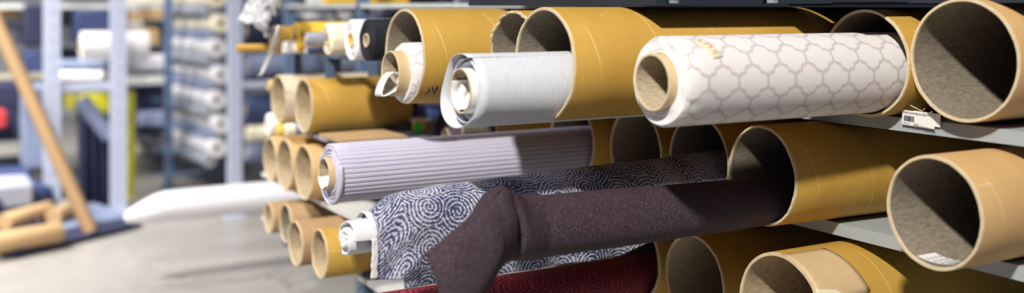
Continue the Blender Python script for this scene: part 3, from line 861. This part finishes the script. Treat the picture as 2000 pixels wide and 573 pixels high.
# stack of white rolls along the aisle direction
def uroll(px, py, h, s, L, label, mat, grp, yaw=90, pitch=0, rc=.35):
    p = at_s(px, py, s); R = h*depth(p)/F/2
    return roll(p, R, L, label, mat, Rc=R*rc, cp=.002, cth=.004, n=48, group=grp, yaw=yaw, pitch=pitch, core='navy', corein='black')
r4 = thing('shelving_rack', (-2.0, 7.6, 0), 'blurred dark blue rack holding the ladder of white rolls', 'rack')
for px, s in ((338, 8.2), (448, 7.5), (330, 7.55)): bgpost(r4, px, 0, s, .05, 2.0, 'steel_blue')
ys = [-4, 46, 94, 146, 196, 243, 290]
pos = ['topmost, cut by the picture edge', 'second from top', 'third from top', 'fourth from top, the middle one', 'third from the bottom', 'second from the bottom', 'the bottom one']
for i, y in enumerate(ys):
    m = ['cream', 'cream', 'whiteglow', 'whiteglow', 'whiteglow', 'whiteglow', 'whiteglow'][i]
    uroll(424+(i % 2)*8, y, 36, 7.0, 2.3, 'white roll in the blurred ladder of rolls, '+pos[i], m, 'white rolls in the blurred rack', yaw=94)
    uroll(410+(i % 2)*9, y+25, 26, 7.05, 2.3, 'blurred blue-grey roll under the white one '+pos[i], 'greyroll' if i % 2 else 'greybox', 'blue-grey rolls in the blurred rack', yaw=94)
    a = at_s(330, y+43, 7.25); b = at_s(446, y+43, 7.25)
    for yb in (7.3, 8.3):
        mb = MB(); mb.box((a.x-.1, yb, b.z-.010), (b.x, yb+.03, b.z)); inrack(r4, mb.build('shelf_bar', M['steel_blue'], r4))
# left-hand frame: two pale posts, crossbars
r5_ = thing('shelving_rack', (-2.9, 6.9, 0), 'blurred pale lilac rack frame with two wide posts at left', 'rack')
bgpost(r5_, 102, 0, 6.9, .095); bgpost(r5_, 232, 0, 6.9, .095)
bgbeam(r5_, 114, 220, 172, 14, 6.92); bgbeam(r5_, -60, 92, 152, 10, 7.3, .04, 'cream_steel'); bgbeam(r5_, 244, 332, 158, 16, 7.6, .04, 'steel_pale')
bgbeam(r5_, -60, 312, 12, 9, 7.9, .5, 'steel_pale', 'shelf'); bgbeam(r5_, -60, 312, 40, 5, 8.3, .5, 'steel_lilac', 'shelf'); bgbeam(r5_, -60, 312, 92, 6, 8.3, .5, 'steel_lilac', 'shelf')
bgbeam(r5_, -60, 312, 158, 6, 8.3, .5, 'steel', 'shelf'); bgbeam(r5_, -60, 312, 245, 6, 8.6, .5, 'steel', 'shelf')
bgbeam(r5_, -60, 70, 352, 60, 8.9, .4, 'steel_dark', 'shelf')
def bx(px0, px1, py0, py1, s, mat, label, dep=.4, cat='box', name='carton', grp='blurred goods in the left background'):
    return carton(px0, px1, py0, py1, s, dep, mat, label, cat, name, grp)
bx(2, 60, 18, 37, 8.3, 'tanbox', 'blurred reddish-brown carton at the top left corner')
bx(-40, 40, 44, 90, 8.4, 'greybox', 'blurred grey fabric bale left of the leaning pole')
bx(48, 92, 8, 88, 7.8, 'navy_dark', 'blurred dark navy bale high beside the left pale post', name='fabric_bale', cat='bale')
bx(50, 88, 100, 150, 7.8, 'navy', 'blurred navy bale halfway up beside the left pale post', name='fabric_bale', cat='bale')
bx(112, 150, 14, 90, 8.3, 'greybox', 'blurred dark grey bale right of the left pale post', name='fabric_bale', cat='bale')
bx(150, 222, 20, 80, 7.7, 'navy', 'blurred navy bale above the big white roll end', name='fabric_bale', cat='bale')
bx(118, 152, 96, 152, 8.3, 'navy_dark', 'blurred navy bale left of the big white roll end', name='fabric_bale', cat='bale')
bx(254, 290, 20, 40, 7.9, 'tanbox', 'blurred tan carton upper left of the tan bundle')
bx(290, 322, 16, 40, 7.9, 'tanbox', 'blurred tan carton upper right of the tan bundle')
bx(256, 312, 56, 90, 7.9, 'tanbox', 'blurred tan bundle on the second shelf beside the white ladder of rolls')
bx(250, 326, 108, 138, 7.9, 'whiteglow', 'blurred white bale under the tan bundle', name='fabric_bale', cat='bale')
bx(264, 330, 174, 262, 8.0, 'navy_dark', 'blurred dark navy bale below the cream beam', name='fabric_bale', cat='bale')
bx(272, 326, 220, 246, 7.9, 'greyroll', 'blurred blue-grey bale in front of the navy one below the cream beam', name='fabric_bale', cat='bale')
bx(266, 330, 276, 300, 9.2, 'cream', 'blurred cream board low behind the yellow post', name='board', cat='board')
bx(-40, 55, 165, 275, 7.9, 'navy_dark', 'blurred dark bale at the left edge below the beam', name='fabric_bale', cat='bale')
bx(-20, 14, 220, 250, 7.6, 'red', 'small blurred red container at the left edge', name='container', cat='container')
bx(150, 216, 184, 240, 8.0, 'yellow_green', 'blurred yellow-green sheet behind the blue bar', dep=.05, name='plastic_sheet', cat='sheet')
bx(134, 148, 190, 215, 7.8, 'yellow_green', 'small blurred yellow patch beside the left pale post', name='plastic_piece', cat='plastic piece')
bx(-40, 62, 345, 400, 7.2, 'navy', 'blurred navy heap on the floor at the left edge', name='fabric_bale', cat='bale')
bx(-30, 66, 366, 405, 6.6, 'greybox', 'blurred grey heap in front of the navy heap at the left edge', name='fabric_bale', cat='bale')
bx(48, 92, 170, 330, 7.4, 'greyroll', 'blurred blue-grey upright bale between pole and left pale post', name='fabric_bale', cat='bale')
# big white roll end
aroll(158, 90, 56, 7.3, .42, 'big blurred white roll on the left rack', 'white', cp=.01)
uroll(205, 150, 24, 7.2, .36, 'blurred pale slanting roll under the big white roll', 'whiteglow', None, yaw=150)
uroll(210, 128, 24, 7.5, .36, 'blurred grey slanting roll under the big white roll', 'greyroll', None, yaw=155)
# yellow upright + navy cloth + slanting bar
def slant(px0, py0, s0, px1, py1, s1, r, mat, name, label, cat):
    a = at_s(px0, py0, s0); b = at_s(px1, py1, s1); mb = MB(); mb.path([a, b], r, 20); return tag(mb.build(name, M[mat]), label, cat)
bx(250, 264, 180, 402, 7.35, 'yellow_green', 'blurred yellow-green upright right of the pale lilac post', dep=.06, name='upright_board', cat='board')
# hanging navy cloth
mb = MB(); rows = []
for i in range(20):
    f = i/19; row = []
    for j in range(40):
        g = j/39; p = at_s(150+6*f+64*g, 196+30*g*(1-f)+f*226, 7.1); p.y += .03*math.sin(g*22+f)*(.4+f); row.append(p)
    rows.append(row)
mb.grid(rows); o = mb.build('hanging_cloth', M['navy_dark']); tag(o, 'blurred dark navy cloth hanging between the two pale posts', 'cloth')
sm = o.modifiers.new('thickness', 'SOLIDIFY'); sm.thickness = .01
slant(158, 196, 7.02, 214, 268, 7.02, .05, 'greyroll', 'fabric_roll', 'blurred slanting blue-grey roll in front of the hanging navy cloth', 'fabric roll')
# leaning pole
a = at_s(-4, 50, 6.6); b = at_s(178, 428, 6.2); b.z = .03
mb = MB(); mb.path([b, a, a+(a-b)*.25], .040, 24); tag(mb.build('leaning_pole', M['brownwood']), 'tall brown pole leaning in front of the left pale post', 'pole')
# pile of tan tubes on the floor
g = 'tan tubes lying on the floor at left'
def ftube(px0, py0, px1, py1, s0, s1, r, z, label, mat='tanbox'):
    a = at_s(px0, py0, s0); b = at_s(px1, py1, s1); a.z = b.z = z
    mb = MB(); d = (b-a); n = 24
    mb.path([a, a+d*.02, b-d*.02, b], [r*.94, r, r, r*.94], n)
    return tag(mb.build('cardboard_tube', M[mat]), label, 'tube', g)
def fp(px, py): # floor point
    q = q_(px); Z = EYE*F/(py-HY); return Vector(((SN+CS*q)*Z, (CS-SN*q)*Z, 0))
def floor_tube(px0, py0, px1, py1, r, lift, label, mat='tanbox'):
    a = fp(px0, py0); b = fp(px1, py1); a.z = b.z = r+lift; d = b-a; mb = MB()
    mb.path([a, a+d*.01, b-d*.01, b], [r*.94, r, r, r*.94], 24)
    return tag(mb.build('cardboard_tube', M[mat]), label, 'tube', g)
floor_tube(-60, 520, 118, 486, .055, .035, 'blurred tan tube on the floor, nearest of the pile at lower left')
floor_tube(8, 474, 96, 446, .050, .06, 'blurred tan tube on the floor, behind the nearest one')
floor_tube(104, 455, 150, 436, .05, .04, 'short blurred tan tube right of the floor pile')
# dolly under the pile
mb = MB()
a = fp(30, 508); b = fp(150, 478); u = (b-a).normalized(); n_ = Vector((-u.y, u.x, 0))
def quadbox(mb, o, u, v, z0, z1):
    vs = [o, o+u, o+u+v, o+v]; mb.add([(p.x, p.y, z) for z in (z0, z1) for p in vs], [(3, 2, 1, 0), (4, 5, 6, 7), (0, 1, 5, 4), (1, 2, 6, 5), (2, 3, 7, 6), (3, 0, 4, 7)])
dl = thing('dolly', a, 'low dark dolly under the tan tubes at lower left', 'dolly')
quadbox(mb, a, u*.85, n_*.6, .015, .034); inrack(dl, mb.build('platform', M['navy_dark'], dl))
mb = MB(); c = fp(64, 492); mb.path([c+Vector((0, 0, .0)), c+Vector((0, 0, .05)), c+Vector((.03, .02, .12))], [.035, .035, .03], 16); tag(mb.build('paper_cup', M['whiteglow']), 'small blurred white object by the tan tubes at lower left', 'cup')
mb = MB(); a = fp(110, 462); quadbox(mb, a, Vector((.45, .18, 0)), Vector((-.15, .55, 0)), .0, .05); o = mb.build('fabric_bale', M['greyroll']); bevel(o, .02); tag(o, 'blurred blue-grey flat bundle on the floor at the foot of the leaning pole', 'bale')
mb = MB(); a = fp(-70, 470); quadbox(mb, a, Vector((.5, .3, 0)), Vector((-.15, .8, 0)), .0, .22); o = mb.build('fabric_bale', M['navy']); bevel(o, .05, 3); tag(o, 'blurred navy bundle on the floor behind the tan tubes', 'bale')

# ---------------------------------------------------------------- light
def area(name, loc, tgt, size, size_y, power, col):
    l = bpy.data.lights.new(name, 'AREA'); l.shape = 'RECTANGLE'; l.size = size; l.size_y = size_y; l.energy = power; l.color = col
    o = bpy.data.objects.new(name, l); COL.objects.link(o); o.location = loc
    d = Vector(tgt)-Vector(loc); o.rotation_euler = d.to_track_quat('-Z', 'Y').to_euler(); return o
area('aisle_lamp', (-1.5, -.7, 4.3), (1.3, 2.2, .9), .24, .24, 400, (1, .95, .87))
area('overhead_fill', (-.4, 3.4, 4.6), (.2, 3.4, 0), 0.5, 4.0, 24, (.93, .95, 1))  # added soft fill above the aisle, not a known lamp
area('overhead_fill', (-1.6, 6.0, 4.4), (-1.8, 7.8, .6), 2.5, 1.0, 420, (1, .97, .93)).data.spread = math.radians(110)  # added to brighten the racks in the left background
area('overhead_fill', (-1.6, 3.6, 4.5), (.3, 4.6, .4), .6, .6, 60, (1, .97, .95)).data.spread = math.radians(70)  # added to lift the long white roll, left tubes and floor
area('overhead_fill', (-2.8, 9.6, 4.4), (-2.8, 9.4, .0), 3, 2, 300, (1, .97, .93)).data.spread = math.radians(110)  # further added fill, brightens the goods at the very back
w = bpy.data.worlds.new('warehouse_ambient'); bpy.context.scene.world = w; w.use_nodes = True
w.node_tree.nodes['Background'].inputs[0].default_value = (.28, .40, 1, 1); w.node_tree.nodes['Background'].inputs[1].default_value = .09

# ---------------------------------------------------------------- camera
cd = bpy.data.cameras.new('camera'); cam = bpy.data.objects.new('camera', cd); COL.objects.link(cam)
cam.location = (0, 0, EYE); cam.rotation_euler = (PI/2, 0, -TH)
cd.sensor_width = 36; cd.lens = 36; cd.shift_y = -(286.5-HY)/2000.0
cd.clip_start = .05
cd.dof.use_dof = True; cd.dof.focus_distance = 2.38; cd.dof.aperture_fstop = 1.1
sc = bpy.context.scene; sc.camera = cam
sc.view_settings.view_transform = 'Standard'; sc.view_settings.look = 'None'; sc.view_settings.exposure = 0; sc.view_settings.gamma = 1
